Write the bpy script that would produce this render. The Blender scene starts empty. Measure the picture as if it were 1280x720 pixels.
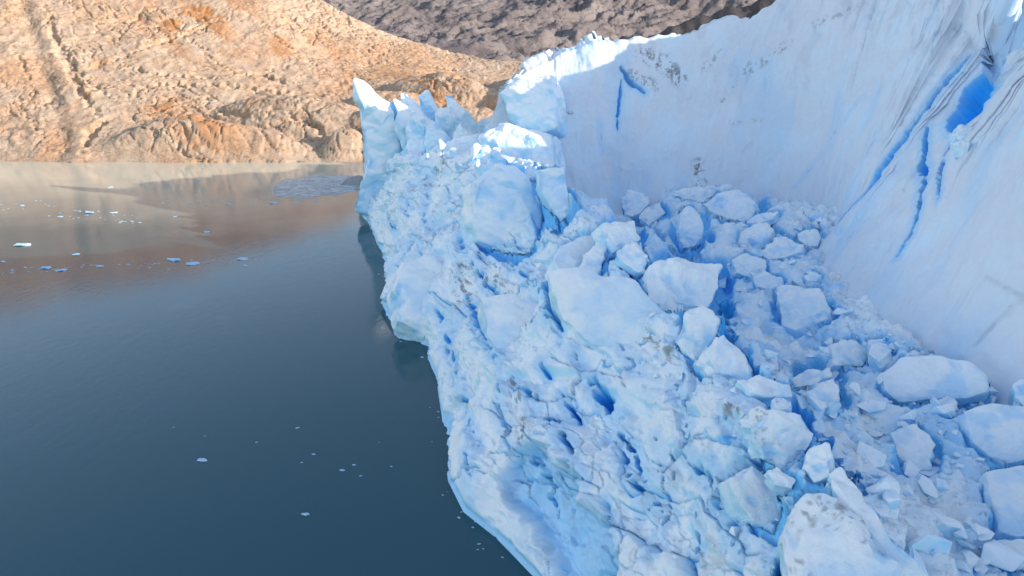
import bpy, bmesh, math, random
import numpy as np
from mathutils import Vector
from mathutils.bvhtree import BVHTree

rng = np.random.default_rng(7)
scn = bpy.context.scene
COL = scn.collection

# ------------------------------------------------------------------ camera
FPX, PITCH, CAMH = 865.0, math.radians(20.0), 50.0
cam_d = bpy.data.cameras.new("camera"); cam = bpy.data.objects.new("camera", cam_d); COL.objects.link(cam)
cam_d.sensor_width = 36; cam_d.lens = FPX / 1280 * 36
cam_d.clip_start = 0.5; cam_d.clip_end = 20000
cam.location = (0, 0, CAMH); cam.rotation_euler = (math.pi / 2 - PITCH, 0, 0)
scn.camera = cam
CP, SP = math.cos(PITCH), math.sin(PITCH)

def ray(px, py):
    a = (px - 640) / FPX; b = (360 - py) / FPX
    return np.array([a, CP + b * SP, -SP + b * CP])
def at_z(px, py, z):
    d = ray(px, py); t = (z - CAMH) / d[2]; return np.array([0, 0, CAMH]) + d * t
def at_y(px, py, y):
    d = ray(px, py); t = y / d[1]; return np.array([0, 0, CAMH]) + d * t
def to_px(P):
    dep = P[:, 1] * CP - (P[:, 2] - CAMH) * SP
    upv = P[:, 1] * SP + (P[:, 2] - CAMH) * CP
    dep = np.where(dep < 1, 1, dep)
    return 640 + FPX * P[:, 0] / dep, 360 - FPX * upv / dep

# ------------------------------------------------------------------ noise
def _h(ix, iy, iz, s):
    h = (ix.astype(np.int64) * 73856093) ^ (iy.astype(np.int64) * 19349663) ^ (iz.astype(np.int64) * 83492791) ^ (s * 2654435761)
    h = h & 0xFFFFFFFF
    h = ((h ^ (h >> 16)) * 0x45d9f3b) & 0xFFFFFFFF
    h = ((h ^ (h >> 16)) * 0x45d9f3b) & 0xFFFFFFFF
    return h ^ (h >> 16)
def rnd(ix, iy, iz, s):
    return (_h(ix, iy, iz, s) & 0xFFFFFF).astype(np.float64) / 0xFFFFFF
def vn(P, seed=0):                       # value noise, -1..1
    F = np.floor(P); I = F.astype(np.int64); t = P - F; t = t * t * t * (t * (t * 6 - 15) + 10)
    out = 0
    for dx in (0, 1):
        wx = t[:, 0] if dx else 1 - t[:, 0]
        for dy in (0, 1):
            wy = t[:, 1] if dy else 1 - t[:, 1]
            for dz in (0, 1):
                wz = t[:, 2] if dz else 1 - t[:, 2]
                out = out + wx * wy * wz * rnd(I[:, 0] + dx, I[:, 1] + dy, I[:, 2] + dz, seed)
    return out * 2 - 1
def fbm(P, scale, octv=4, seed=0, gain=.5):
    P = P / np.asarray(scale, float); s = 0; a = 1.0
    for o in range(octv):
        s = s + a * vn(P + 17.3 * o, seed + o); P = P * 2.03; a *= gain
    return s
def ridged(P, scale, octv=4, seed=0, gain=.5):
    P = P / np.asarray(scale, float); s = 0; a = 1.0
    for o in range(octv):
        s = s + a * (1 - 2 * np.abs(vn(P + 17.3 * o, seed + o))); P = P * 2.03; a *= gain
    return s
def voro(P, scale, seed=0):
    """3-D cells: distance to the nearest border, vector from the cell centre, three random values per cell"""
    Q = P / np.asarray(scale, float)
    I = np.floor(Q).astype(np.int64); n = len(Q)
    b1 = np.full(n, 1e9); b2 = np.full(n, 1e9)
    c1 = np.zeros((n, 3)); c2 = np.zeros((n, 3)); id1 = np.zeros((n, 3), np.int64)
    for dx in (-1, 0, 1):
        for dy in (-1, 0, 1):
            for dz in (-1, 0, 1):
                J = I + np.array([dx, dy, dz])
                c = J + .1 + .8 * np.stack([rnd(J[:, 0], J[:, 1], J[:, 2], seed + k) for k in (11, 22, 33)], 1)
                d = ((Q - c) ** 2).sum(1)
                m = d < b1
                m2 = (~m) & (d < b2)
                b2 = np.where(m, b1, np.where(m2, d, b2))
                c2 = np.where(m[:, None], c1, np.where(m2[:, None], c, c2))
                b1 = np.where(m, d, b1); c1 = np.where(m[:, None], c, c1); id1 = np.where(m[:, None], J, id1)
    L = np.sqrt(((c2 - c1) ** 2).sum(1)) + 1e-6
    border = (b2 - b1) / (2 * L)
    R = np.stack([rnd(id1[:, 0], id1[:, 1], id1[:, 2], seed + 100 + k) for k in range(4)], 1)
    return border, Q - c1, R
_ROT = {}
def facet(P, scale, seed=0):
    """noise made of flat triangular facets with sharp edges, -1..1"""
    if seed not in _ROT:
        _ROT[seed] = np.linalg.qr(np.random.default_rng(seed + 5000).normal(0, 1, (3, 3)))[0]
    Q = (P / np.asarray(scale, float)) @ _ROT[seed] + seed * 3.7
    F = np.floor(Q); I = F.astype(np.int64); f = Q - F
    o = np.argsort(-f, axis=1); fs = np.take_along_axis(f, o, 1)
    E = np.eye(3, dtype=np.int64); J = I.copy()
    out = (1 - fs[:, 0]) * rnd(J[:, 0], J[:, 1], J[:, 2], seed)
    for k in range(3):
        J = J + E[o[:, k]]
        out = out + (fs[:, k] - (fs[:, k + 1] if k < 2 else 0)) * rnd(J[:, 0], J[:, 1], J[:, 2], seed)
    return out * 2 - 1
def facets(P, scale, octv, seed, gain=.5):
    s = 0; a = 1.0; sc = np.asarray(scale, float)
    for o in range(octv):
        s = s + a * facet(P, sc, seed + o); sc = sc * .5; a *= gain
    return s
def ss(a, b, x):
    t = np.clip((x - a) / (b - a), 0, 1); return t * t * (3 - 2 * t)
def interp(x, xs, ys):                    # smooth (Catmull-Rom) interpolation of a table
    xs = np.asarray(xs, float); ys = np.asarray(ys, float)
    m = np.gradient(ys, xs) if len(xs) > 2 else np.full(len(xs), (ys[-1] - ys[0]) / (xs[-1] - xs[0]))
    x = np.clip(x, xs[0], xs[-1])
    i = np.clip(np.searchsorted(xs, x) - 1, 0, len(xs) - 2)
    h = xs[i + 1] - xs[i]; t = (x - xs[i]) / h
    return ((2 * t**3 - 3 * t**2 + 1) * ys[i] + (t**3 - 2 * t**2 + t) * h * m[i] + (-2 * t**3 + 3 * t**2) * ys[i + 1] + (t**3 - t**2) * h * m[i + 1])
def polydist(P, L, attr=None):
    """distance of points to a 3-D polyline, with an interpolated attribute along it"""
    best = np.full(len(P), 1e9); av = np.zeros(len(P))
    for k in range(len(L) - 1):
        a, b = L[k], L[k + 1]; ab = b - a; l2 = (ab ** 2).sum() + 1e-9
        t = np.clip(((P - a) @ ab) / l2, 0, 1)
        d = np.sqrt(((P - a - t[:, None] * ab) ** 2).sum(1))
        m = d < best; best = np.where(m, d, best)
        if attr is not None: av = np.where(m, attr[k] * (1 - t) + attr[k + 1] * t, av)
    return best, av

# ------------------------------------------------------------------ mesh helpers
def grid_faces(nr, nc):
    r = np.arange(nr - 1)[:, None]; c = np.arange(nc - 1)[None, :]
    a = r * nc + c
    return np.stack([a, a + 1, a + nc + 1, a + nc], -1).reshape(-1, 4)
def mesh_from(name, V, F, smooth=True, attrs=None, mat=None):
    me = bpy.data.meshes.new(name)
    n = len(V); f = len(F); k = F.shape[1]
    me.vertices.add(n); me.vertices.foreach_set("co", np.ascontiguousarray(V, np.float32).ravel())
    me.loops.add(f * k); me.loops.foreach_set("vertex_index", np.ascontiguousarray(F, np.int32).ravel())
    me.polygons.add(f); me.polygons.foreach_set("loop_start", np.arange(0, f * k, k, dtype=np.int32))
    me.update(calc_edges=True)
    me.polygons.foreach_set("use_smooth", np.full(f, smooth))
    for an, av in (attrs or {}).items():
        at = me.attributes.new(an, 'FLOAT', 'POINT'); at.data.foreach_set("value", np.ascontiguousarray(av, np.float32))
    if mat: me.materials.append(mat)
    me.validate(); return me
def link(name, me, parent=None, loc=None):
    o = bpy.data.objects.new(name, me); COL.objects.link(o)
    if loc is not None: o.location = loc
    if parent: o.parent = parent
    return o
def tag(o, label=None, cat=None, group=None, kind=None):
    if label: o["label"] = label
    if cat: o["category"] = cat
    if group: o["group"] = group
    if kind: o["kind"] = kind
    return o
def grid_normals(V, nr, nc):
    G = V.reshape(nr, nc, 3)
    du = np.gradient(G, axis=1); dv = np.gradient(G, axis=0)
    N = np.cross(du, dv); N /= np.linalg.norm(N, axis=2, keepdims=True) + 1e-9
    return N.reshape(-1, 3)
def lowres_bvh(V, nr, nc, step=4):
    G = V.reshape(nr, nc, 3)[::step, ::step]
    return BVHTree.FromPolygons([Vector(v) for v in G.reshape(-1, 3)], grid_faces(G.shape[0], G.shape[1]).tolist())
def cast(bvhs, px, py):
    d = Vector(ray(px, py)).normalized(); best = None
    for b in bvhs:
        h = b.ray_cast(Vector((0, 0, CAMH)), d)
        if h[0] is not None and (best is None or h[3] < best[3]): best = h
    return best

# ------------------------------------------------------------------ materials
def new_mat(name):
    m = bpy.data.materials.new(name); m.use_nodes = True
    nt = m.node_tree; nt.nodes.clear()
    out = nt.nodes.new("ShaderNodeOutputMaterial"); b = nt.nodes.new("ShaderNodeBsdfPrincipled")
    nt.links.new(b.outputs[0], out.inputs[0]); return m, nt, b
def nd(nt, t, **kw):
    n = nt.nodes.new(t)
    for k, v in kw.items():
        if k.startswith("i_"):
            key = k[2:]; key = int(key) if key.isdigit() else key
            n.inputs[key].default_value = v
        else: setattr(n, k, v)
    return n
def mix(nt, fac, a, b, blend='MIX'):
    n = nt.nodes.new("ShaderNodeMix"); n.data_type = 'RGBA'; n.blend_type = blend
    for idx, v in ((0, fac), (6, a), (7, b)):
        if isinstance(v, bpy.types.NodeSocket): nt.links.new(v, n.inputs[idx])
        elif idx == 0: n.inputs[0].default_value = v
        else: n.inputs[idx].default_value = (*v, 1)
    return n.outputs[2]
def noise(nt, vec, scale, detail=4, rough=.55, dist=0):
    n = nd(nt, "ShaderNodeTexNoise"); n.inputs["Scale"].default_value = scale; n.inputs["Detail"].default_value = detail
    n.inputs["Roughness"].default_value = rough; n.inputs["Distortion"].default_value = dist
    nt.links.new(vec, n.inputs["Vector"]); return n.outputs[0]
def ramp(nt, fac, pts):
    r = nd(nt, "ShaderNodeValToRGB"); e = r.color_ramp.elements
    while len(e) < len(pts): e.new(.5)
    for el, (p, c) in zip(e, pts):
        el.position = p; el.color = (*c, 1) if len(c) == 3 else c
    nt.links.new(fac, r.inputs[0]); return r.outputs[0]
def bump(nt, b, hs):
    prev = None
    for h, st, di in hs:
        n = nd(nt, "ShaderNodeBump"); n.inputs["Strength"].default_value = st; n.inputs["Distance"].default_value = di
        nt.links.new(h, n.inputs["Height"])
        if prev: nt.links.new(prev, n.inputs["Normal"])
        prev = n.outputs[0]
    nt.links.new(prev, b.inputs["Normal"])
def mapped(nt, vec, scale=(1, 1, 1), rot=(0, 0, 0)):
    m = nd(nt, "ShaderNodeMapping"); m.inputs["Scale"].default_value = scale; m.inputs["Rotation"].default_value = rot
    nt.links.new(vec, m.inputs["Vector"]); return m.outputs[0]
def attr(nt, name):
    a = nd(nt, "ShaderNodeAttribute"); a.attribute_name = name; return a.outputs["Fac"]

WHITE = (.90, .915, .94); BLUE = (.07, .53, .95)
def ice_mat(name, striae=False, white=WHITE, obj=False):
    m, nt, b = new_mat(name)
    tc = nd(nt, "ShaderNodeTexCoord"); vec = tc.outputs["Object"]
    big = noise(nt, vec, .11, 5, .6)
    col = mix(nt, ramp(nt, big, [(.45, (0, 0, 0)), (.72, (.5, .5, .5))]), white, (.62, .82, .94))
    med = noise(nt, vec, .9, 5, .65, .4)
    col = mix(nt, ramp(nt, med, [(.50, (0, 0, 0)), (.75, (.35, .35, .35))]), col, (.66, .82, .93))
    if not striae:                        # rime and snow on what faces up; steep faces bluer, adding shading contrast in colour
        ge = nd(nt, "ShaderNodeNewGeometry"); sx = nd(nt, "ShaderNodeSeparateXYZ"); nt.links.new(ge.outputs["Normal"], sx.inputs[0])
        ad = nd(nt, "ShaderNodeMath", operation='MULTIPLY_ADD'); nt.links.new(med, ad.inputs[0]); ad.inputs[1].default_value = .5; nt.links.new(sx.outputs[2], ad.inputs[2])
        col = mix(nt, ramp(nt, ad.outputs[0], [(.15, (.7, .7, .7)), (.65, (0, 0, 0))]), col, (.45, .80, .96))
    col = mix(nt, attr(nt, "blue"), col, BLUE)
    col = mix(nt, attr(nt, "dirt"), col, (.13, .12, .12))
    nt.links.new(col, b.inputs["Base Color"])
    b.inputs["Roughness"].default_value = .55; b.inputs["IOR"].default_value = 1.31
    b.inputs["Specular IOR Level"].default_value = .35
    b.inputs["Subsurface Weight"].default_value = 0
    if striae:
        hs = [(noise(nt, vec, 1.5, 5, .65), .5, .10), (noise(nt, vec, 7, 4, .7), .4, .04)]
    else:
        hs = [(noise(nt, vec, 1.5, 7, .68, .5), .8, .22), (noise(nt, vec, 6, 5, .75), .6, .07)]
    bump(nt, b, hs)
    return m
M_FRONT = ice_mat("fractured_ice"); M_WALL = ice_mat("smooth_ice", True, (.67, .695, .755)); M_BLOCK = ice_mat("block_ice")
# ------------------------------------------------------------------ light
SUN_EL, SUN_AZ = math.radians(17), math.radians(110)      # azimuth measured clockwise from +Y
SUN = np.array([math.sin(SUN_AZ) * math.cos(SUN_EL), math.cos(SUN_AZ) * math.cos(SUN_EL), math.sin(SUN_EL)])
w = bpy.data.worlds.new("World"); scn.world = w; w.use_nodes = True
wn = w.node_tree; sky = wn.nodes.new("ShaderNodeTexSky"); sky.sky_type = 'NISHITA'; sky.sun_disc = False
sky.sun_elevation = SUN_EL; sky.sun_rotation = SUN_AZ; sky.altitude = 300; sky.dust_density = .3; sky.ozone_density = .7
hs_ = wn.nodes.new("ShaderNodeHueSaturation"); hs_.inputs["Saturation"].default_value = .82      # sky blue toned down so the ice comes out paler
wn.links.new(sky.outputs[0], hs_.inputs["Color"]); wn.links.new(hs_.outputs[0], wn.nodes["Background"].inputs[0]); wn.nodes["Background"].inputs[1].default_value = .15
sd = bpy.data.lights.new("sun", 'SUN'); sd.energy = 3.3; sd.angle = math.radians(.5); sd.color = (1, .86, .73)
so = bpy.data.objects.new("sun", sd); COL.objects.link(so)
so.rotation_euler = Vector(SUN).to_track_quat('Z', 'Y').to_euler(); so.location = (200, -80, 120)
scn.view_settings.view_transform = 'Standard'; scn.view_settings.look = 'None'
scn.view_settings.gamma = 1; scn.view_settings.use_curve_mapping = False
scn.view_settings.exposure = 1.2
scn.cycles.max_bounces = 10; scn.cycles.diffuse_bounces = 8; scn.cycles.glossy_bounces = 3
scn.cycles.use_denoising = True; scn.cycles.denoiser = 'OPENIMAGEDENOISE'
scn.cycles.use_adaptive_sampling = True; scn.cycles.adaptive_threshold = .01

# ------------------------------------------------------------------ where the large ice blocks lie
def Zc(x0, y0, k): return lambda pts: [(x0 + k * a, y0 + k * b) for a, b in pts]
Z6 = Zc(740, 200, 360 / 1277); Z5 = Zc(430, 240, 360 / 1277); Z7 = Zc(920, 240, 360 / 1277); ZB = Zc(860, 400, 1 / 2.25); Z4 = Zc(430, 90, 360 / 1277)

BL = [
 ("ice_block", "large flat faced ice block lying on the crest at the head of the blue channel", "ice block", Z6([(262, 470), (335, 432), (450, 448), (566, 474), (552, 560), (538, 610), (505, 652), (400, 650), (310, 662), (250, 612), (240, 540)]), 5, 1.6, .55),
 ("ice_block", "tilted ice block above the flat faced block, beside a dark blue gap", "ice block", Z6([(35, 285), (110, 272), (185, 270), (208, 350), (160, 372), (95, 410), (60, 350)]), 2.5, 1.0, .5),
 ("ice_block", "pointed ice block leaning on the tilted one", "ice block", Z6([(150, 370), (195, 350), (250, 425), (236, 490), (205, 497), (150, 460), (105, 405)]), 2.5, 1.0, .4),
 ("ice_boulder", "rounded ice hump left of the tilted block on the crest", "ice boulder", Z5([(935, 300), (960, 240), (1050, 195), (1130, 190), (1162, 238), (1100, 262), (1060, 320), (1020, 348), (950, 340)]), 3, .8, .5),
 ("ice_block", "egg shaped ice block in front of the rounded hump", "ice block", Z5([(1042, 350), (1065, 280), (1110, 240), (1160, 245), (1146, 330), (1112, 390), (1070, 372)]), 2.2, 1.0, .4),
 ("flat_ice_block", "diamond shaped flat ice slab, left half of a split pair", "ice slab", Z6([(625, 365), (650, 325), (715, 285), (765, 280), (806, 310), (776, 370), (724, 405)]), 1.6, 1.0, .75),
 ("flat_ice_block", "flat ice slab with a rounded end, right half of a split pair", "ice slab", Z6([(735, 408), (800, 365), (822, 320), (870, 340), (936, 375), (926, 405), (860, 430), (780, 440)]), 1.6, 1.0, .75),
 ("ice_boulder", "smooth squarish ice boulder near the foot of the wall bend", "ice boulder", Z6([(910, 325), (950, 305), (1000, 305), (1016, 345), (1000, 380), (950, 382), (915, 355)]), 3, 1.0, .5),
 ("ice_block", "upright ice pillar in the middle of the rubble", "ice block", Z6([(388, 235), (430, 205), (480, 240), (492, 345), (450, 388), (400, 392), (384, 300)]), 3, 1.4, .35),
 ("ice_block", "knobbly ice lump, farthest left in the rubble below the far wall", "ice block", Z6([(130, 170), (160, 135), (245, 150), (256, 185), (215, 235), (180, 250), (140, 240)]), 3.5, 1.6, .35),
 ("ice_block", "jagged ice lump just right of the knobbly one", "ice block", Z6([(205, 255), (240, 210), (300, 190), (322, 235), (290, 262), (250, 287)]), 3, 1.2, .4),
 ("flat_ice_block", "wide layered ice slab resting against the foot of the far wall", "ice slab", Z6([(492, 195), (560, 150), (640, 125), (720, 150), (738, 210), (690, 268), (600, 258), (520, 228)]), 3, 1.0, .55),
 ("flat_ice_block", "thin pale ice slab wedged right of the wide layered slab", "ice slab", Z6([(684, 262), (760, 235), (826, 230), (804, 258), (740, 280), (690, 280)]), 1.6, 1.0, .6),
 ("flat_ice_block", "long low ice slab along the base of the silt streaked wall", "ice slab", Z6([(370, 140), (450, 118), (620, 96), (655, 112), (560, 150), (480, 185), (400, 170)]), 3, .6, .5),
 ("flat_ice_block", "broad slab with a sharp lower edge facing the smooth wall foot", "ice slab", Z7([(175, 420), (260, 410), (360, 430), (422, 510), (426, 556), (345, 585), (260, 612), (205, 590), (190, 500)]), 2.5, .9, .65),
 ("ice_block", "rounded ice block above the broad slab in the trough", "ice block", Z6([(705, 500), (760, 490), (840, 520), (842, 552), (790, 572), (730, 560)]), 2.5, .8, .6),
 ("ice_block", "small oval ice block on the rubble near the wall foot", "ice block", Z6([(942, 510), (985, 490), (1016, 510), (1000, 536), (955, 536)]), 1.6, .8, .6),
 ("ice_block", "snowy sided ice block on the right lip of the blue channel", "ice block", Z6([(620, 440), (680, 415), (770, 440), (765, 490), (700, 520), (640, 500)]), 2.5, .5, .6),
 ("ice_block", "teardrop ice block below the flat faced block", "ice block", [(843, 428), (858, 392), (878, 382), (898, 400), (893, 430), (868, 450)], 2.6, 1.0, .45),
 ("ice_boulder", "largest smooth oval ice boulder at the foot of the near wall", "ice boulder", ZB([(550, 150), (600, 102), (700, 95), (790, 112), (840, 160), (842, 200), (780, 225), (660, 224), (590, 236), (550, 195)]), 4.5, 1.4, .5),
 ("flat_ice_block", "thin ice plate balanced above the blue channel", "ice slab", ZB([(290, 165), (330, 140), (400, 135), (406, 160), (340, 182), (300, 190)]), 1.2, .9, .65),
 ("ice_block", "pale wedge of ice just under the thin plate", "ice block", ZB([(300, 200), (410, 160), (433, 225), (400, 246), (350, 226)]), 2.0, .9, .5),
 ("ice_block", "dark flecked upright ice block standing in the blue channel", "ice block", ZB([(190, 300), (240, 250), (320, 265), (352, 320), (336, 370), (265, 416), (215, 392), (198, 345)]), 3.5, 1.4, .4),
 ("ice_block", "tooth shaped ice block with a dark tip beside the channel", "ice block", ZB([(320, 410), (340, 360), (390, 350), (406, 385), (396, 440), (352, 460)]), 2.6, 1.4, .4),
 ("ice_boulder", "wide snowy ice mound below the largest oval boulder", "ice boulder", ZB([(770, 255), (850, 228), (970, 240), (980, 390), (880, 406), (800, 345)]), 3, .5, .6),
 ("ice_block", "half buried ice block in the middle of the crushed ice slope", "ice block", ZB([(575, 320), (640, 292), (690, 350), (680, 420), (600, 422)]), 2.5, .5, .6),
 ("ice_block", "little ice block tucked under the largest oval boulder", "ice block", ZB([(698, 228), (730, 214), (760, 230), (756, 252), (710, 254)]), 1.2, .8, .5),
 ("ice_boulder", "white ice boulder against the near wall, just beyond the largest oval boulder", "ice boulder", ZB([(910, 180), (955, 158), (1010, 170), (1015, 240), (945, 244), (922, 220)]), 2.5, 1.2, .5),
 ("ice_block", "blocky ice ledge below the broad low dome, nearest the camera on the wall side", "ice block", ZB([(860, 618), (960, 615), (980, 690), (900, 702)]), 2, .5, .6),
 ("ice_boulder", "broad low ice dome between the snowy mound and the blocky ledge", "ice boulder", ZB([(838, 425), (940, 405), (1000, 420), (1000, 600), (930, 612), (868, 596)]), 3, .4, .6),
 ("ice_block", "smooth ice lump between the broad slab and the largest oval boulder", "ice block", ZB([(400, 62), (470, 60), (512, 100), (490, 130), (410, 126)]), 2, .7, .55),
 ("ice_block", "short rounded ice block touching the largest oval boulder on its left", "ice block", ZB([(504, 56), (550, 52), (576, 85), (540, 116), (508, 96)]), 1.8, .8, .55),
 ("flat_ice_block", "narrow ice slab bridging towards the dirt flecked serac", "ice slab", ZB([(222, 425), (250, 412), (302, 450), (292, 472), (245, 462)]), 1.4, .8, .55),
 ("ice_block", "small white ice cube lying above the dark flecked upright block", "ice block", ZB([(230, 225), (260, 214), (292, 230), (286, 252), (240, 252)]), 1.2, .9, .55),
 ("flat_ice_block", "sloping ice slab running into the channel left of the thin plate", "ice slab", ZB([(140, 172), (200, 158), (282, 190), (292, 216), (230, 218), (180, 205)]), 1.6, .7, .55),
 ("flat_ice_block", "steep triangular ice slab on the left lip of the blue channel", "ice slab", ZB([(60, 110), (100, 45), (140, 80), (185, 145), (130, 160), (80, 150)]), 2.0, .6, .5),
]
SERACS = [Z4([(568, 660), (575, 560), (592, 490), (640, 455), (700, 405), (745, 418), (830, 490), (872, 580), (892, 650), (850, 740), (800, 800), (690, 790), (600, 740)]),
          Z4([(860, 430), (905, 425), (975, 422), (990, 520), (1000, 620), (960, 668), (915, 590), (860, 500)]),
          ZB([(262, 600), (300, 520), (335, 485), (420, 500), (490, 560), (530, 620), (598, 682), (565, 720), (540, 790), (290, 790)]),
          ZB([(118, 440), (180, 408), (228, 450), (266, 540), (242, 602), (190, 570), (140, 510)])]
BLOCK_OUTLINES = [b[3] for b in BL] + SERACS

# ------------------------------------------------------------------ glacier front (face, crest, rubble trough)
YS = np.concatenate([np.arange(-14, 60, .16), np.arange(60, 110, .2), np.arange(110, 209, .27)])
NX = 620
WL = [at_z(*q, 0) for q in [(790, 900), (700, 760), (667, 720), (620, 672), (580, 640), (560, 600), (553, 520), (545, 470), (527, 433), (490, 408), (474, 385), (480, 330), (468, 295), (449, 265)]]
wl_y = [-30] + [p[1] for p in WL] + [214]; wl_x = [26] + [p[0] for p in WL] + [-40]
CR = [at_z(*q) for q in [(1130, 720, 20), (1040, 590, 21), (965, 480, 21.5), (900, 410, 22), (800, 330, 23), (720, 270, 24), (690, 225, 25), (640, 200, 25), (580, 192, 24)]]
cr_y = [-30] + [p[1] for p in CR] + [188, 200, 214]
cr_x = [40] + [p[0] for p in CR] + [-29, -38, -36]; cr_z = [20] + [p[2] for p in CR] + [18, 9, 3]
BY = [-30, 35, 60, 66, 82, 106, 128, 145, 160, 172, 214]
BX = [56, 54, 51, 48.5, 47.2, 51, 61.7, 66.6, 68, 60, 40]
BZ = [16, 16, 16.9, 16, 15.8, 15.5, 16.4, 16, 14, 13, 12]
yy = YS[:, None] * np.ones((1, NX))
xw = np.interp(YS, wl_y, wl_x); xc = interp(YS, cr_y, cr_x); zc = interp(YS, cr_y, cr_z)
xb = interp(YS, BY, BX); zb = interp(YS, BY, BZ)
sp = np.linspace(0, 1, NX)
S = [0, .03, .14, .36, .50, .57, .66, .80, .92, 1]
KX = np.stack([xw - .3, xw, xw + .18 * (xc - xw), xw + .56 * (xc - xw), xc, xc + .16 * (xb - xc), xc + .36 * (xb - xc), xc + .68 * (xb - xc), xb, xb + 9], 1)
KZ = np.stack([xw * 0 - 3, xw * 0 + .2, .30 * zc, .70 * zc, zc, zc - 2.8, np.minimum(zc - 5, zb + .3), zb - .7, zb, zb - 4], 1)
X = np.zeros((len(YS), NX)); Z = X.copy()
for i in range(len(YS)):
    X[i] = interp(sp, S, KX[i]); Z[i] = interp(sp, S, KZ[i])
V = np.stack([X, yy, Z], -1).reshape(-1, 3)
U = np.tile(sp, (len(YS), 1)).ravel()
# the pit where the trough runs out under the far wall
pit = np.exp(-(((V[:, 0] - 18) / 15) ** 2 + ((V[:, 1] - 162) / 26) ** 2))
V[:, 2] -= 10.5 * pit * ss(.5, .6, U)
front_base = V.copy()
bvh_front0 = lowres_bvh(V, len(YS), NX)
N = grid_normals(V, len(YS), NX)
N[N[:, 2] < -.2] *= -1
face = 1 - ss(.46, .56, U); trough = 1 - face; dist = V[:, 1]
W = V + 1.0 * np.stack([facets(V, 5, 3, 40), facets(V, 5, 3, 50), facets(V, 5, 3, 60)], 1)
th = math.radians(35); Rm = np.array([[math.cos(th), math.sin(th), 0], [-math.sin(th), math.cos(th), 0], [0, 0, 1]])
W2 = W @ Rm.T
An = (V @ Rm.T) / np.array([1, 1.7, 1])              # slabs are longer along the flow
D = np.zeros(len(V)); blue = np.zeros(len(V)); dirt = np.zeros(len(V))
D += .9 * fbm(V, 24, 2, 1)
D += 1.5 * facets(An, 7.5, 2, 2, .55) + .62 * facets(An, 2.6, 2, 5, .5) + .24 * facets(V, .9, 2, 7, .55)
D += .35 * np.minimum(0, facets(An, 5, 3, 90))
for sc, amp, tilt, groove, gw, seed in (((9, 22, 9), .7, 1.1, .9, .016, 3), ((4.0, 9, 3.8), .35, .6, .5, .022, 4), ((1.6, 3.4, 1.6), .12, .24, .18, .035, 5)):
    bd, q, R = voro(W2, sc, seed)
    g = (R[:, 1:4] - .5) * 2
    D += (amp * (R[:, 0] - .5) + tilt * (g * q).sum(1)) * ss(0, .035, bd)
    open_ = ss(.15, .5, fbm(V, 10, 3, seed + 70))
    gr = (1 - ss(0, gw, bd)) * open_
    D -= groove * gr; blue = np.maximum(blue, gr * (.85 if groove > .3 else .4))
D = np.where(U < .2, np.minimum(D, 1.2 * D * ss(0, .2, U) + .15), D)
D *= .35 + .65 * ss(0, .03, U)                       # keep the waterline where it is traced
edge = ss(.0, .05, U)
# crushed ice in the trough
D += trough * (.5 * facets(V, 2.0, 3, 81, .55))
V2 = V + N * (D * edge)[:, None] * np.array([1, .5, 1])

def line(pxs, bvhs):
    out = []
    for px, py in pxs:
        h = cast(bvhs, px, py)
        if h is not None: out.append(np.array(h[0]))
    return np.array(out)
def densify(L, step=1.0, jit=.35):
    o = []
    for a, b in zip(L[:-1], L[1:]):
        n = max(1, int(np.linalg.norm(b - a) / step))
        for k in range(n): o.append(a + (b - a) * k / n + rng.normal(0, jit, 3) * (0 if k == 0 else 1))
    o.append(L[-1]); return np.array(o)
def carve(V, N, blue, L, width, depth, b=1.0, jit=.35):
    """open a crack along a 3-D line; its walls are fresh blue ice"""
    L = densify(L, 1.0, jit); n = len(L)
    w_ = width * np.sin(np.pi * (np.arange(n) + .5) / n) ** .6 * np.convolve(np.pad(.5 + 1.0 * rng.random(n), 4, mode='edge'), np.ones(9) / 9, 'valid')
    lo, hi = L.min(0) - width * 2 - 1, L.max(0) + width * 2 + 1
    m = np.all((V > lo - depth) & (V < hi + depth), 1)
    d, wv = polydist(V[m], L, w_)
    d = d + (.2 if width < 2 else .1) * width * fbm(V[m], max(.5, width * .8), 3, 77)
    k = 1 - ss(.55, 1.0, d / np.maximum(wv, .05))
    Nm = N[m]; near = d < width * 2 + 1
    if near.any():
        na = Nm[near].mean(0); Nm = .25 * Nm + .75 * na / (np.linalg.norm(na) + 1e-9)
    V[m] -= Nm * (k * depth * np.clip(wv / width, .2, 1))[:, None]
    blue[m] = np.maximum(blue[m], b * (1 - ss(.75, 1.25, d / np.maximum(wv, .05))))
    blue[m] = np.maximum(blue[m], .38 * b * (1 - ss(.6, 1.6, d / (np.maximum(wv, .05) + .8))))
bf = [lowres_bvh(V2, len(YS), NX, 3)]
down = np.tile(np.array([0.15, -.1, -1.0]), (1, 1))
ND = -np.tile(np.array([0.25, .1, -.96]), (len(V2), 1))
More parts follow.
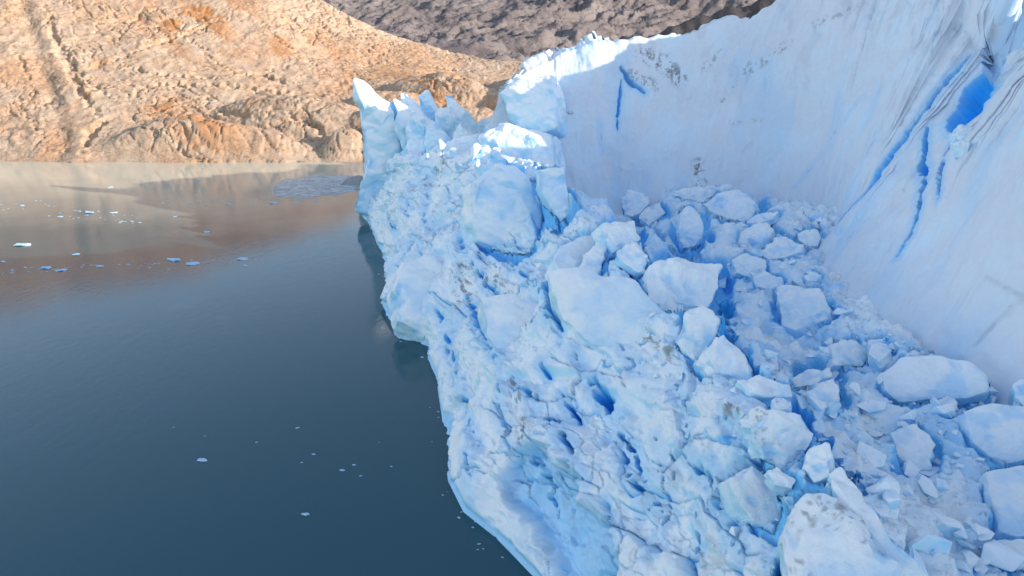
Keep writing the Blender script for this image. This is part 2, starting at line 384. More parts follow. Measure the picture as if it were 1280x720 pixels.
for pxs, wd, dp, b in (
    ([(684, 352), (692, 372), (697, 395), (702, 412)], 1.3, 6, 1),
    ([(583, 372), (590, 384), (597, 396), (612, 420), (622, 445)], .8, 3, 1),
    ([(738, 478), (750, 492), (762, 512)], .8, 4, 1),
    ([(703, 492), (713, 508), (724, 530)], .45, 3, 1),
    ([(676, 455), (686, 470)], .4, 2, 1), ([(618, 300), (640, 330), (668, 350), (690, 392)], .35, 1.2, .8),
    ([(592, 250), (590, 280), (600, 300), (640, 285), (655, 300)], .35, 1.2, .7),
    ([(745, 420), (775, 430), (800, 468)], .25, .9, .6), ([(846, 480), (856, 505), (858, 535)], .3, 1.2, .8),
    ([(627, 455), (622, 485), (628, 530), (640, 560)], .3, 1.2, .7), ([(580, 565), (588, 595)], .3, 1, .8),
    ([(755, 630), (757, 660), (753, 715)], .35, 1.6, .9), ([(870, 640), (872, 670), (868, 715)], .3, 1.2, .8),
    ([(825, 580), (835, 620), (828, 655)], .25, 1, .7), ([(900, 600), (930, 640), (915, 680)], .3, 1, .7),
    ([(800, 640), (815, 690)], .2, .8, .7), ([(700, 540), (712, 560), (702, 590)], .3, 1.2, .8),
    ([(818, 545), (842, 600)], .2, .8, .6), ([(905, 520), (935, 560), (970, 610), (985, 640)], .35, 1.8, .9),
    ([(560, 300), (575, 330), (570, 350)], .25, 1, .6), ([(520, 300), (530, 330)], .25, 1, .6),
    ([(500, 320), (512, 360)], .25, 1, .5),
    ([(530, 340), (556, 420), (582, 500), (596, 560)], .4, 1.5, .9), ([(640, 470), (690, 525), (728, 600)], .45, 1.8, .9),
    ([(588, 240), (575, 300), (598, 340), (640, 402)], .5, 1.8, .9), ([(700, 430), (742, 472), (788, 560), (828, 640)], .4, 1.6, .9),
    ([(470, 205), (478, 260), (505, 310)], .4, 1.5, .8), ([(540, 215), (530, 270), (545, 320)], .4, 1.4, .8), ([(760, 540), (800, 610), (812, 690)], .4, 1.6, .9),
    ([(850, 560), (890, 600), (930, 700)], .45, 2, .9), ([(640, 560), (668, 590), (680, 640)], .4, 1.4, .8),
):
    L = line(pxs, bf)
    if len(L) > 1: carve(V2, N, blue, L, wd, dp, b)
for pxs, wd, dp, b in (                                  # the long crevasse behind the crest
    ([(898, 345), (905, 370), (915, 400), (930, 435), (955, 470)], 2.2, 6, 1),
    ([(955, 470), (985, 500), (1010, 525), (1050, 560), (1090, 605)], 1.6, 4, .9),
    ([(1090, 605), (1050, 590), (1040, 560)], 1.6, 3, .6),
    ([(668, 205), (690, 225), (705, 255)], 1.2, 5, .9),
    ([(640, 195), (668, 215), (685, 250)], 1.0, 3.5, .8),
    ([(985, 690), (975, 715)], .8, 5, 1), ([(1240, 495), (1290, 505)], 2.0, 3, .9),
    ([(765, 300), (785, 330), (800, 360)], .8, 2.5, .9), ([(860, 450), (890, 470)], .5, 1.5, .8),
    ([(815, 285), (840, 310), (880, 320)], 1.3, 3, .6),
):
    L = line(pxs, bf)
    if len(L) > 1: carve(V2, ND, blue, L, wd, dp, b)
for poly in BLOCK_OUTLINES:                              # moats set off the ice blocks, blue shading put into their colour
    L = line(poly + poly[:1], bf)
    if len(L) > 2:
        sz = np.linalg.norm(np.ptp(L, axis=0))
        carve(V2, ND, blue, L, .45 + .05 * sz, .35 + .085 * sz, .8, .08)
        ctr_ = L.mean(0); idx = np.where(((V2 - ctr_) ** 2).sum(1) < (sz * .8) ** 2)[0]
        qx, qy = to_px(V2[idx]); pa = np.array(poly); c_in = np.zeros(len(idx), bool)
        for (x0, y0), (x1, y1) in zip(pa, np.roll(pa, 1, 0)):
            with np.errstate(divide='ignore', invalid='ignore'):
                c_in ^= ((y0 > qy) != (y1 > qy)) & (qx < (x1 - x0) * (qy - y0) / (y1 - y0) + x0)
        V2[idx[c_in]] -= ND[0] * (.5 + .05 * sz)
# the fresh scar low on the near face
L = line([(655, 600), (690, 640), (720, 690), (735, 720)], bf)
d, _ = polydist(V2, densify(L, 2, 0), None); k = 1 - ss(3.2, 4.6, d + .8 * fbm(V2, 3, 3, 90))
V2 -= N * (2.4 * k)[:, None]; blue = np.maximum(blue, .5 * k)
# silt let out of old crevasses
for pxs, r in (([(575, 340), (582, 375)], 2.2), ([(610, 345), (640, 385), (655, 410)], 1.5), ([(640, 480), (652, 545)], .9),
               ([(520, 235), (560, 200)], 2.0), ([(600, 180), (640, 190)], 2.2), ([(810, 420), (840, 440)], .8), ([(905, 505), (930, 520)], .7), ([(1225, 700), (1245, 705)], .7)):
    L = line(pxs, bf)
    if len(L) < 2: continue
    d, _ = polydist(V2, L, None)
    n1 = ss(.1, .6, fbm(W, (.6, 1.3, .6), 5, 95, .7))
    dirt = np.maximum(dirt, .7 * n1 * (1 - ss(.4, 1.5, d / r)))
n1 = ss(.55, .9, fbm(W, (1.2, 2.5, 1.0), 5, 97, .65)) * ss(.3, .7, fbm(V, 14, 3, 98) + .25)
dirt = np.maximum(dirt, .18 * n1)
blue = np.maximum(blue, (.30 + .15 * trough) * ss(.1, .9, fbm(W, (5, 8, 4), 4, 99)))
blue = np.maximum(blue, .55 * ss(1.3, .5, V2[:, 2] + .5 * fbm(V, 4, 3, 93)))   # the wet, wave-washed foot
V2[:, 0] += .35 * face * np.exp(-((V2[:, 2] - .6) / .5) ** 2)          # wave-cut notch
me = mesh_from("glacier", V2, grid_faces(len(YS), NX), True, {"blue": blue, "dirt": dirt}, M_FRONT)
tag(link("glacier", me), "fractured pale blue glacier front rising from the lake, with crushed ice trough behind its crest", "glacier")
bvh_front = lowres_bvh(V2, len(YS), NX, 2)

# ------------------------------------------------------------------ glacier wall (tall smooth face behind the trough)
PAIRS = [((600, 200), 172, (625, 118), 176), ((640, 192), 172, (640, 105), 180), ((682, 240), 173, (685, 80), 184), ((720, 275), 173, (700, 70), 185), ((790, 258), 173, (800, 50), 188),
         ((870, 235), 172, (930, 22), 190), ((960, 232), 166, (1010, -12), 188), ((1030, 250), 147, (1100, -22), 178), ((1047, 278), 128, (1190, -40), 160), ((1040, 300), 118, (1206, 42), 142),
         ((1028, 330), 106, (1246, 84), 126), ((1100, 400), 82, (1335, 74), 100), ((1210, 470), 66, (1500, -100), 75)]
Bk = [at_y(*a, y) for a, y, _, _ in PAIRS] + [np.array([53, 30, 16.]), np.array([55, -25, 16.])]
Tk = [at_y(*b, y) for _, _, b, y in PAIRS] + [np.array([75, 36, 62.]), np.array([78, -25, 63.])]
kk = np.concatenate([[0], np.cumsum([np.linalg.norm((a - b)) for a, b in zip([(p + q) / 2 for p, q in zip(Bk, Tk)][1:], [(p + q) / 2 for p, q in zip(Bk, Tk)][:-1])])])
Bk = np.array(Bk); Tk = np.array(Tk)
NU, NV, NP = 1150, 300, 60
uu = np.concatenate([np.linspace(0, kk[-3], NU - 100, endpoint=False), np.linspace(kk[-3], kk[-1], 100)])
Bc = np.stack([interp(uu, kk, Bk[:, c]) for c in range(3)], 1); Tc = np.stack([interp(uu, kk, Tk[:, c]) for c in range(3)], 1)
kr = np.hanning(43)[1:-1]; kr /= kr.sum()
for c in range(3): Tc[:, c] = np.convolve(np.pad(Tc[:, c], 20, mode='edge'), kr, 'valid')
hd = Tc - Bc; hd[:, 2] = 0; hd[:, 1] = np.maximum(hd[:, 1], 4); hd /= np.linalg.norm(hd, axis=1, keepdims=True)
hd = hd * np.array([1, 1, 0]); ker = np.ones(141) / 141
for c in range(2): hd[:, c] = np.convolve(np.pad(hd[:, c], 70, mode='edge'), ker, 'valid')
jag = 1.1 * fbm(np.stack([uu, uu * 0, uu * 0], 1), 7, 4, 200) + .9 * ridged(np.stack([uu, uu * 0 + 3, uu * 0], 1), 3.2, 2, 210)
Tc[:, 2] += jag * .6
v = np.linspace(-.16, 1, NV)
bow = np.sin(np.clip(v, 0, 1) * math.pi) * 1.8
G = Bc[:, None, :] * (1 - v)[None, :, None] + Tc[:, None, :] * v[None, :, None]
G -= hd[:, None, :] * bow[None, :, None] * .0
G[:, :, 2] += bow[None, :] * .9
pl = np.linspace(0, 1, NP + 1)[1:] ** 1.6 * 110
Pp = Tc[:, None, :] + hd[:, None, :] * pl[None, :, None]
rise = np.interp(Tc[:, 1], [60, 118, 132, 150, 165, 178, 190], [.0, -.04, .0, .02, .05, -.1, -.5])
Pp[:, :, 2] += (1.0 * (1 - np.exp(-pl / 3)))[None, :] + rise[:, None] * np.minimum(pl, 30)[None, :] - (.3 * np.maximum(pl - 30, 0))[None, :]
Vw = np.concatenate([G, Pp], 1); nr, nc = NU, NV + NP
Vw = Vw.reshape(-1, 3)
UL = np.repeat(uu, nc); VLn = np.linalg.norm(Tc - Bc, axis=1).mean()
VL = np.tile(np.concatenate([v * VLn, VLn + pl]), NU); PLm = np.tile(np.concatenate([np.zeros(NV), pl]), NU)
bvh_wall0 = lowres_bvh(Vw, nr, nc)
Nw = grid_normals(Vw, nr, nc)
flip = (Nw * (np.array([0, 0, 90.]) - Vw)).sum(1) < 0
Nw[flip] *= -1
UV3 = np.stack([UL, VL, VL * 0], 1)
warp = fbm(UV3, 9, 3, 300) * 1.2
S3 = UV3 + np.stack([warp, warp * 0, warp * 0], 1)
Dw = 1.0 * fbm(UV3, (18, 34, 9), 3, 301) + .13 * fbm(S3, (2.6, 18, 9), 4, 305) + .055 * fbm(S3, (.8, 6, 9), 3, 310) + .04 * fbm(UV3, .8, 3, 315)
bd, q, R = voro(np.stack([UL + warp * 2, VL * .45 + UL * .15, VL * 0], 1), (9, 7, 50), 320)
Dw += (.45 * (R[:, 0] - .5) + .35 * ((R[:, 1:4] - .5) * q).sum(1)) * ss(0, .1, bd)
Dw += ss(0, 4, PLm) * (2.4 * ridged(UV3, (9, 9, 9), 4, 330) + 2.0 * (fbm(UV3, 6, 3, 335)))
gg = Vw.reshape(nr, nc, 3); sq = np.linalg.norm(np.gradient(gg, axis=0), axis=2) / np.gradient(uu)[:, None]
sq = ss(.15, .8, sq); k5 = np.ones(31) / 31
sq = np.apply_along_axis(lambda a: np.convolve(np.pad(a, 15, mode='edge'), k5, 'valid'), 0, sq).ravel()      # less relief where the wall pinches together
Dw *= sq
blw = np.zeros(len(Vw)); dw = np.zeros(len(Vw))
Vw2 = Vw + Nw * Dw[:, None]
# the near slab stands proud of the wall beyond it
px, py = to_px(Vw)
edgeL = np.array([(1306, -20), (1284, 35), (1272, 62), (1256, 95), (1236, 130), (1206, 175), (1180, 225), (1150, 275), (1110, 325)], float)
ex = np.interp(py, edgeL[:, 1], edgeL[:, 0])
sgn = (px - ex)
step = ss(-22, 30, sgn) * np.exp(-np.clip(sgn, 0, 900) / 260) * ss(345, 180, py) * (Vw[:, 1] < 150) * (Vw[:, 1] > 5)
bpre = [lowres_bvh(Vw2, nr, nc, 3)]
Vw2 += Nw * (2.4 * step)[:, None]
bw = [lowres_bvh(Vw2, nr, nc, 3)]
for pxs, wd, dp, b in (
    ([(1215, 68), (1190, 92), (1165, 125), (1138, 163)], .5, 2.5, .8), ([(1150, 148), (1125, 182), (1105, 210), (1085, 235), (1062, 262), (1048, 282)], 1.0, 5, 1),
    ([(1160, 160), (1153, 200), (1156, 235), (1150, 262), (1135, 295), (1120, 322)], .75, 4, .95),
    ([(1264, 44), (1250, 68), (1234, 98)], 3.6, 4, .30), ([(1240, 84), (1222, 118), (1206, 158)], 4.2, 7, 1),
    ([(1195, 160), (1178, 215), (1172, 250)], .8, 3, .8),
    ([(776, 84), (788, 103), (806, 116)], .7, 2.5, .7), ([(776, 100), (774, 130), (772, 162)], .4, 2, .8), ([(654, 102), (658, 132)], .4, 1.5, .5),
    ([(662, 118), (690, 152), (696, 140)], .25, 1, .4), ([(1080, 120), (1045, 165), (1010, 215), (995, 232)], .14, .6, .4), ([(750, 150), (753, 190)], .12, .5, .4),
    ([(1090, 165), (1085, 195)], .25, .6, .4), ([(1040, 275), (1052, 290)], .2, .6, .5),
):
    L = line(pxs, bw)
    if len(L) > 1: carve(Vw2, Nw, blw, L, wd, dp, b, .12 if wd < 2 else .02)
for pxs, r, s_ in (([(873, 205), (875, 230)], 1.7, 1), ([(676, 152), (677, 172)], .8, 1), ([(686, 150), (687, 165)], .6, 1), ([(805, 68), (830, 80), (850, 98)], 2.4, .9), ([(790, 92), (820, 108)], 1.5, .7),
                   ([(985, 55), (930, 95)], 1.2, .6), ([(1070, 10), (1020, 30)], 1.2, .5), ([(900, 65), (880, 85)], 1.0, .6), ([(1230, 345), (1280, 372)], .35, .7),
                   ([(1290, 365), (1262, 380), (1215, 430)], .3, .8), ([(940, 75), (900, 130)], .5, .6), ([(955, 150), (915, 153)], .8, .35), ([(694, 148), (715, 140)], .6, .8),
                   ([(1115, 300), (1105, 320)], .3, .4), ([(1145, 228), (1135, 240)], .5, .8)):
    L = line(pxs, bw)
    if len(L) < 2: continue
    d, _ = polydist(Vw2, L, None)
    n1 = ss(.0, .7, fbm(Vw2, (.9, .9, 1.6), 6, 395, .75))
    if r < .4: n1 = .45 + .4 * n1; s_ = s_ * .5
    dw = np.maximum(dw, .85 * s_ * n1 * (1 - ss(.4, 1.4, d / r)))
dw = np.maximum(dw, .09 * ss(.35, 1.0, fbm(S3, (2.5, 8, 1), 5, 396, .65)) * ss(24, 44, Vw[:, 2]))
blw = np.maximum(blw, .16 * ss(.1, 1, fbm(S3, (7, 16, 9), 3, 397)))
hx, hy = Vw2[:, 0], Vw2[:, 1]
hump = ss(129, 138, hy + 2 * fbm(Vw2, 8, 3, 338)) * ss(85, 93, hx) * ss(109, 98, hx) * ss(158, 147, hy) * ss(0, 5, PLm)  # hump added to shadow the wall's left end; its south side catches sun
Vw2[:, 2] += 14 * ss(101, 108, hx) * ss(150, 135, hx) * ss(109, 116, hy) * ss(132, 126, hy)  # unseen rise added out of frame to block sun from the crumbled step
Vw2[:, 2] += 15 * hump * (1 + .15 * fbm(Vw2, 9, 3, 339))
Vw2 += Nw * (sq * (.55 * facets(Vw2, (9, 9, 9), 3, 340, .45) + .12 * facets(Vw2, 2.5, 2, 345)))[:, None]
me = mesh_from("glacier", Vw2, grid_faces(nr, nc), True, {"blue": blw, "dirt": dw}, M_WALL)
tag(link("glacier", me), "tall smooth striated ice wall curving round behind the broken ice, cut by narrow blue crevasses", "glacier")
bvh_wall = lowres_bvh(Vw2, nr, nc, 2)
BV = [bvh_front, bvh_wall]
# ------------------------------------------------------------------ ice blocks and spires
def refine(bm, target, cap=5):
    for _ in range(cap):
        long_ = [e for e in bm.edges if e.calc_length() > target]
        if not long_: break
        bmesh.ops.subdivide_edges(bm, edges=long_, cuts=1, use_grid_fill=True)
        bmesh.ops.triangulate(bm, faces=bm.faces[:])
def rough(bm, size, amp, seed, dirty=0.0, blue_low=.35, up=None):
    V = np.array([v.co[:] for v in bm.verts]); bm.normal_update()
    N = np.array([v.normal[:] for v in bm.verts])
    D = amp * (1.1 * facets(V + seed * 7.7, size * .42, 3, 700 + seed % 7, .5) + .5 * np.minimum(0, facets(V + seed, size * .3, 3, 715)) + .15 * fbm(V + seed * 3.1, size * .1, 2, 710))
    V = V + N * D[:, None]
    for v, p in zip(bm.verts, V): v.co = p
    zr = (V[:, 2] - V[:, 2].min()) / (np.ptp(V[:, 2]) + 1e-6)
    bl = np.clip(.20 * ss(.1, .8, fbm(V + seed, size * .5, 3, 720)) + blue_low * ss(.35, 0, zr) + .30 * ss(-.35, -.9, D / (amp + 1e-6)), 0, 1)
    di = dirty * ss(.25, .7, fbm(V + seed, (size * .07, size * .13, size * .08), 5, 725, .7)) * ss(.0, .6, fbm(V + seed * 2, size * .4, 2, 726)) * ss(.4, .8, zr)
    return bl, di
def bm_mesh(name, bm, bl, di, mat):
    me = bpy.data.meshes.new(name); bm.to_mesh(me); n = len(bm.verts); bm.free()
    for an, av in (("blue", bl), ("dirt", di)):
        at = me.attributes.new(an, 'FLOAT', 'POINT'); at.data.foreach_set("value", np.ascontiguousarray(av * np.ones(n), np.float32))
    me.polygons.foreach_set("use_smooth", np.ones(len(me.polygons), bool)); me.set_sharp_from_angle(angle=math.radians(26)); me.materials.append(mat); return me
def chunk_bm(size, flat=(1, 1, 1), npts=14, seed=0, bev=.06):
    r = np.random.default_rng(seed)
    p = r.normal(0, 1, (npts, 3)); p /= np.linalg.norm(p, axis=1, keepdims=True); p *= .5 * size * (.75 + .35 * r.random((npts, 1))); p *= np.array(flat)
    bm = bmesh.new(); vs = [bm.verts.new(q) for q in p]
    bmesh.ops.convex_hull(bm, input=vs)
    bmesh.ops.delete(bm, geom=[v for v in bm.verts if not v.link_faces], context='VERTS')
    bmesh.ops.dissolve_limit(bm, angle_limit=math.radians(24), verts=bm.verts[:], edges=bm.edges[:])
    if bev: bmesh.ops.bevel(bm, geom=bm.edges[:], offset=bev * size, segments=2, profile=.6, affect='EDGES', clamp_overlap=True)
    bmesh.ops.triangulate(bm, faces=bm.faces[:]); return bm
TOCAM = lambda p: (np.array([0, 0, CAMH]) - p) / np.linalg.norm(np.array([0, 0, CAMH]) - p)
def outline(name, label, cat, poly, thick, lift=.6, up=.55, nrm=None, y=None, amp=.10, dirty=0, taper=1.15, bev=.28, res=.45, blue_low=.35, seed=0, group=None, back=None, tint=0, dark=0, thin=0):
    """a block whose facing side has the given outline, set at its own distance, with a real thickness behind"""
    cx, cy = np.mean(poly, 0)
    if y is None:
        h = cast([bf[0], bvh_wall], cx, cy)
        if h is None: return
        c = np.array(h[0])
    else: c = at_y(cx, cy, y)
    n = np.array(nrm, float) if nrm is not None else TOCAM(c) * (1 - up) + np.array([0, 0, 1]) * up
    r = np.random.default_rng(seed + 1000)
    if nrm is None: n = n + r.normal(0, .16, 3)
    n /= np.linalg.norm(n); c = c + n * lift
    top = []
    for q in poly:
        d = ray(*q); t = ((c - np.array([0, 0, CAMH])) @ n) / (d @ n); top.append(np.array([0, 0, CAMH]) + d * t)
    top = np.array(top)
    ctr = top.mean(0); size = np.linalg.norm(np.ptp(top, axis=0)) / 1.6
    bdir = -n if back is None else np.array(back, float) / np.linalg.norm(back)
    tk = thick * (.9 + .25 * r.random((len(top), 1)))
    if thin: tk = tk * (.12 + .88 * ss(0, thin, top[:, 2].max() - top[:, 2]))[:, None]
    bot = ctr + (top - ctr) * taper + bdir * tk
    # a slightly domed, broken facing side
    inn = ctr + (top - ctr) * .62 + n * (size * .05 * (.4 + r.random((len(top), 1)))) + r.normal(0, size * .02, top.shape)
    loc = ctr - n * thick * .5
    bm = bmesh.new()
    a = [bm.verts.new(p - loc) for p in top]; b = [bm.verts.new(p - loc) for p in bot]; e = [bm.verts.new(p - loc) for p in inn]
    bm.faces.new(e); bm.faces.new(b[::-1]); m = len(a)
    for i in range(m):
        j = (i + 1) % m
        bm.faces.new((a[j], a[i], b[i], b[j])); bm.faces.new((e[j], e[i], a[i], a[j]))
    bmesh.ops.recalc_face_normals(bm, faces=bm.faces[:])
    ed = [x for x in bm.edges if (x.verts[0] in a) or (x.verts[1] in a)]
    bmesh.ops.bevel(bm, geom=ed, offset=min(bev, size * .06), segments=2, profile=.6, affect='EDGES', clamp_overlap=True)
    bmesh.ops.triangulate(bm, faces=bm.faces[:]); refine(bm, res)
    bl, di = rough(bm, size, amp * size / 4 + .03, seed + 1, dirty, blue_low)
    bl = np.clip(bl + tint, 0, 1); di = np.clip(di + dark, 0, 1)
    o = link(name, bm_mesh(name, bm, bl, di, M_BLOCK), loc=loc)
    return tag(o, label, cat, group)
# spires at the far end of the front, their tips above the shadow of the wall
SP_ = dict(cat="ice spire", bev=.1, res=.5, taper=1.03, amp=.26, thin=14)
for poly, y, th, lab in (
    ([(442, 100), (452, 104), (470, 117), (485, 126), (491, 140), (494, 165), (497, 190), (496, 220), (490, 262), (462, 268), (447, 262), (451, 235), (452, 195), (450, 155), (446, 125)], 196, 9, "tall pointed ice fin at the far corner of the glacier, its tip sunlit"),
    ([(492, 126), (501, 131), (520, 141), (535, 155), (548, 172), (552, 200), (545, 240), (520, 262), (503, 255), (501, 215), (502, 190), (497, 160)], 191, 9, "broad ice fin beside the tall pointed one, with a bright sloping top edge"),
    ([(500, 116), (510, 118), (519, 128), (528, 140), (534, 160), (530, 180), (505, 170), (498, 140)], 199, 6, "jagged white ice spire rising just behind the broad fin"),
    ([(522, 120), (534, 114), (540, 127), (547, 137), (550, 160), (540, 180), (528, 165)], 202, 6, "narrow white ice spire standing between the jagged spire and the sunlit block"),
    ([(544, 140), (550, 135), (562, 136), (572, 145), (580, 157), (577, 180), (552, 180), (545, 165)], 197, 6, "low sunlit ice spire with a slanting flat top"),
    ([(556, 118), (566, 120), (577, 132), (588, 144), (597, 158), (597, 185), (570, 180), (562, 150)], 199, 5, "leaning shark fin of ice, last high one before the gap to the wall"),
    ([(508, 160), (511, 147), (516, 139), (521, 150), (530, 158), (536, 176), (534, 205), (508, 205)], 187, 3, "thin sharp ice blade standing in front of the jagged white spire"),
    ([(532, 170), (536, 158), (542, 150), (549, 160), (560, 168), (568, 184), (562, 210), (534, 210)], 186, 3, "thin ice blade with a stepped right edge, in front of the low sunlit spire"),
    ([(566, 172), (570, 160), (575, 154), (582, 163), (594, 168), (604, 180), (600, 205), (568, 205)], 186, 3, "short ice blade under the leaning shark fin"),
    ([(602, 168), (606, 156), (612, 150), (618, 158), (628, 162), (632, 180), (626, 200), (604, 200)], 181, 3, "short ice blade leaning towards the broken buttress"),
    ([(596, 153), (603, 148), (612, 147), (618, 156), (616, 185), (596, 185)], 196, 5, "small twin peaked ice spire in the gap before the tall wall"),
):
    outline("ice_spire", lab, poly=poly, y=y, thick=th, nrm=(0.08, -1, .22), lift=0, seed=int(poly[0][0]), back=(.25, 1, -.35), **SP_)

outline("ice_spire", "deep blue ice core showing in the gap between the two tall fins", poly=[(484, 132), (492, 130), (500, 150), (506, 185), (506, 250), (485, 255), (486, 190)], y=205, thick=4, nrm=(0.08, -1, .22), lift=0, seed=70, back=(.25, 1, -.35), tint=.8, **SP_)
outline("serac", "broken ice buttress forming the left end of the tall wall", poly=[(627, 116), (640, 106), (662, 100), (684, 96), (694, 120), (692, 160), (668, 172), (648, 162), (634, 140)], y=171, thick=10, nrm=(-.1, -1, .35), lift=0, seed=71, back=(.2, 1, -.2), cat="serac", bev=.15, res=.45, amp=.3)
outline("serac", "low crumbled ice step at the foot of the broken buttress", poly=[(604, 172), (625, 156), (650, 158), (684, 168), (694, 205), (660, 222), (612, 205)], y=164, thick=10, nrm=(-.1, -1, .6), lift=0, seed=72, back=(.2, 1, -.3), cat="serac", bev=.15, res=.45, amp=.34)
outline("serac", "low ice ledge closing the gap between the leaning shark fin and the crumbled step", cat="serac", poly=[(530, 196), (560, 176), (598, 168), (622, 178), (620, 212), (540, 215)], y=176, thick=8, nrm=(-.1, -1, .7), lift=0, seed=73, back=(.2, 1, -.3), bev=.15, res=.45, amp=.34)
for px_, py_, sz_ in ((505, 178, 5), (520, 170, 6), (536, 182, 5), (552, 172, 6), (566, 178, 5), (580, 170, 5), (594, 178, 6), (606, 172, 4), (490, 196, 4), (545, 198, 5), (575, 196, 4), (600, 196, 5), (620, 186, 4), (528, 208, 4), (560, 160, 5), (590, 160, 4)):
    h = cast([bvh_front], px_, py_ + 16)
    if h is None: continue
    sz_ *= .8; sh = chunk_bm(1.0, (.9, .6, 1.1), 11, 1500 + px_, .02); refine(sh, .18, 3); bl, di = rough(sh, 1.0, .05, px_, 0, .3)
    o = link("ice_shard", bm_mesh("ice_shard", sh, bl, di, M_BLOCK), loc=h[0] + Vector((0, 0, sz_ * .1))); o.scale = (sz_,) * 3
    o.rotation_euler = (rng.normal(0, .45), rng.normal(0, .45), rng.uniform(0, 6.28)); tag(o, "jagged upright ice shard on the far crest between the tall fins and the wall", "ice shard", "ice shards on the far crest")
SB = dict(cat="serac", bev=.1, res=.38, amp=.18)
outline("serac", "big pale serac on the front crest below the sunlit tips", poly=Z4([(568, 660), (575, 560), (592, 490), (640, 455), (700, 405), (745, 418), (830, 490), (872, 580), (892, 650), (850, 740), (800, 800), (690, 790), (600, 740)]), thick=9, lift=2.4, up=.30, seed=1, **SB)
outline("serac", "thin upright ice fin across the blue gap from the big crest serac", poly=Z4([(860, 430), (905, 425), (975, 422), (990, 520), (1000, 620), (960, 668), (915, 590), (860, 500)]), thick=5, lift=2.0, up=.15, seed=2, **SB)
outline("serac", "three lobed ice tip catching sunlight on the front crest", poly=Z4([(572, 450), (585, 428), (605, 414), (628, 412), (634, 372), (655, 338), (672, 346), (676, 372), (702, 385), (705, 410), (660, 455), (600, 480)]), thick=4, lift=0, up=.25, y=128, seed=3, **SB)
outline("serac", "leaning ice slab along the near edge of the blue channel", poly=ZB([(390, 430), (430, 415), (480, 490), (540, 560), (590, 640), (690, 725), (600, 740), (560, 690), (490, 590), (430, 520)]), thick=3, lift=.5, up=.5, seed=4, **SB)
outline("serac", "large dirt flecked serac, nearest of all to the camera", poly=ZB([(262, 600), (300, 520), (335, 485), (420, 500), (490, 560), (530, 620), (598, 682), (565, 720), (540, 790), (290, 790)]), thick=6, lift=1.0, up=.55, seed=5, dirty=.6, **SB)
outline("serac", "tall ice slab left of the dirt flecked serac, split by thin cracks", poly=ZB([(118, 440), (180, 408), (228, 450), (266, 540), (242, 602), (190, 570), (140, 510)]), thick=4, lift=.5, up=.5, seed=6, **SB)
outline("serac", "rounded shoulder of ice on the crest below the flat faced block", poly=[(690, 345), (720, 338), (790, 350), (832, 395), (840, 440), (800, 450), (740, 430), (705, 400)], thick=5, lift=.5, up=.5, seed=7, **SB)
outline("serac", "steep ice slab between the two blue holes of the front face", poly=[(600, 372), (640, 366), (676, 380), (690, 420), (668, 470), (640, 460), (612, 420)], thick=4, lift=.2, up=.3, seed=8, **SB)
outline("serac", "bulging ice buttress above the waterline at the bend of the front", poly=[(505, 330), (540, 318), (566, 345), (560, 400), (530, 420), (498, 400), (492, 360)], thick=5, lift=.2, up=.2, seed=9, **SB)
outline("serac", "pale ice slab dipping under the long blue channel", poly=[(868, 455), (895, 420), (925, 440), (945, 475), (920, 480), (885, 470)], thick=3, lift=.5, up=.5, seed=10, **SB)

BB = dict(bev=.04, res=.28, amp=.26)
for i, (nm, lab, cat, poly, th, lift, up) in enumerate(BL):
    outline(nm, lab, cat, poly, th, lift, up, dirty=.6 if "dark flecked" in lab or "dark tip" in lab else .0, seed=20 + i, taper=1.12 if "boulder" in nm else 1.06, **(dict(BB, bev=.5, amp=.12) if "boulder" in nm else BB))

for poly, lab in (([(1194, 160), (1204, 154), (1215, 157), (1215, 174), (1202, 178), (1195, 172)], "upper of two ice lumps jammed in the blue hollow of the near wall"),
                  ([(1190, 180), (1202, 176), (1213, 178), (1208, 196), (1194, 198)], "lower of two ice lumps jammed in the blue hollow of the near wall")):
    outline("ice_block", lab, "ice block", poly, 2.5, 1.2, .3, seed=int(poly[0][0]) * 2, **BB)
# rubble: loose lumps one can count, then the crushed ice between them
VARS = []
for k in range(14):
    r = np.random.default_rng(900 + k)
    bm = chunk_bm(1.0, (1, .75 + .25 * r.random(), .45 + .4 * r.random()), 9, 900 + k, .02); refine(bm, .22, 3)
    bl, di = rough(bm, 1.0, .035, 900 + k, .0, .4)
    VARS.append(bm_mesh("ice_lump", bm, bl, di, M_BLOCK))
def inside(poly, x, y):
    c = False; j = len(poly) - 1
    for i in range(len(poly)):
        if ((poly[i][1] > y) != (poly[j][1] > y)) and (x < (poly[j][0] - poly[i][0]) * (y - poly[i][1]) / (poly[j][1] - poly[i][1]) + poly[i][0]): c = not c
        j = i
    return c
TROUGH = [(785, 255), (870, 236), (1030, 248), (1040, 280), (1030, 335), (1110, 415), (1210, 480), (1279, 505), (1279, 718), (1110, 718), (1000, 530), (930, 420), (900, 350), (820, 300)]
CREST = [(640, 190), (700, 260), (760, 290), (830, 400), (900, 450), (1000, 600), (1010, 718), (900, 718), (860, 560), (760, 440), (650, 250), (590, 190)]
FOOT = [(1035, 335), (1120, 412), (1215, 480), (1279, 500), (1279, 530), (1180, 500), (1080, 440), (1025, 360)]
R_ = random.Random(5)
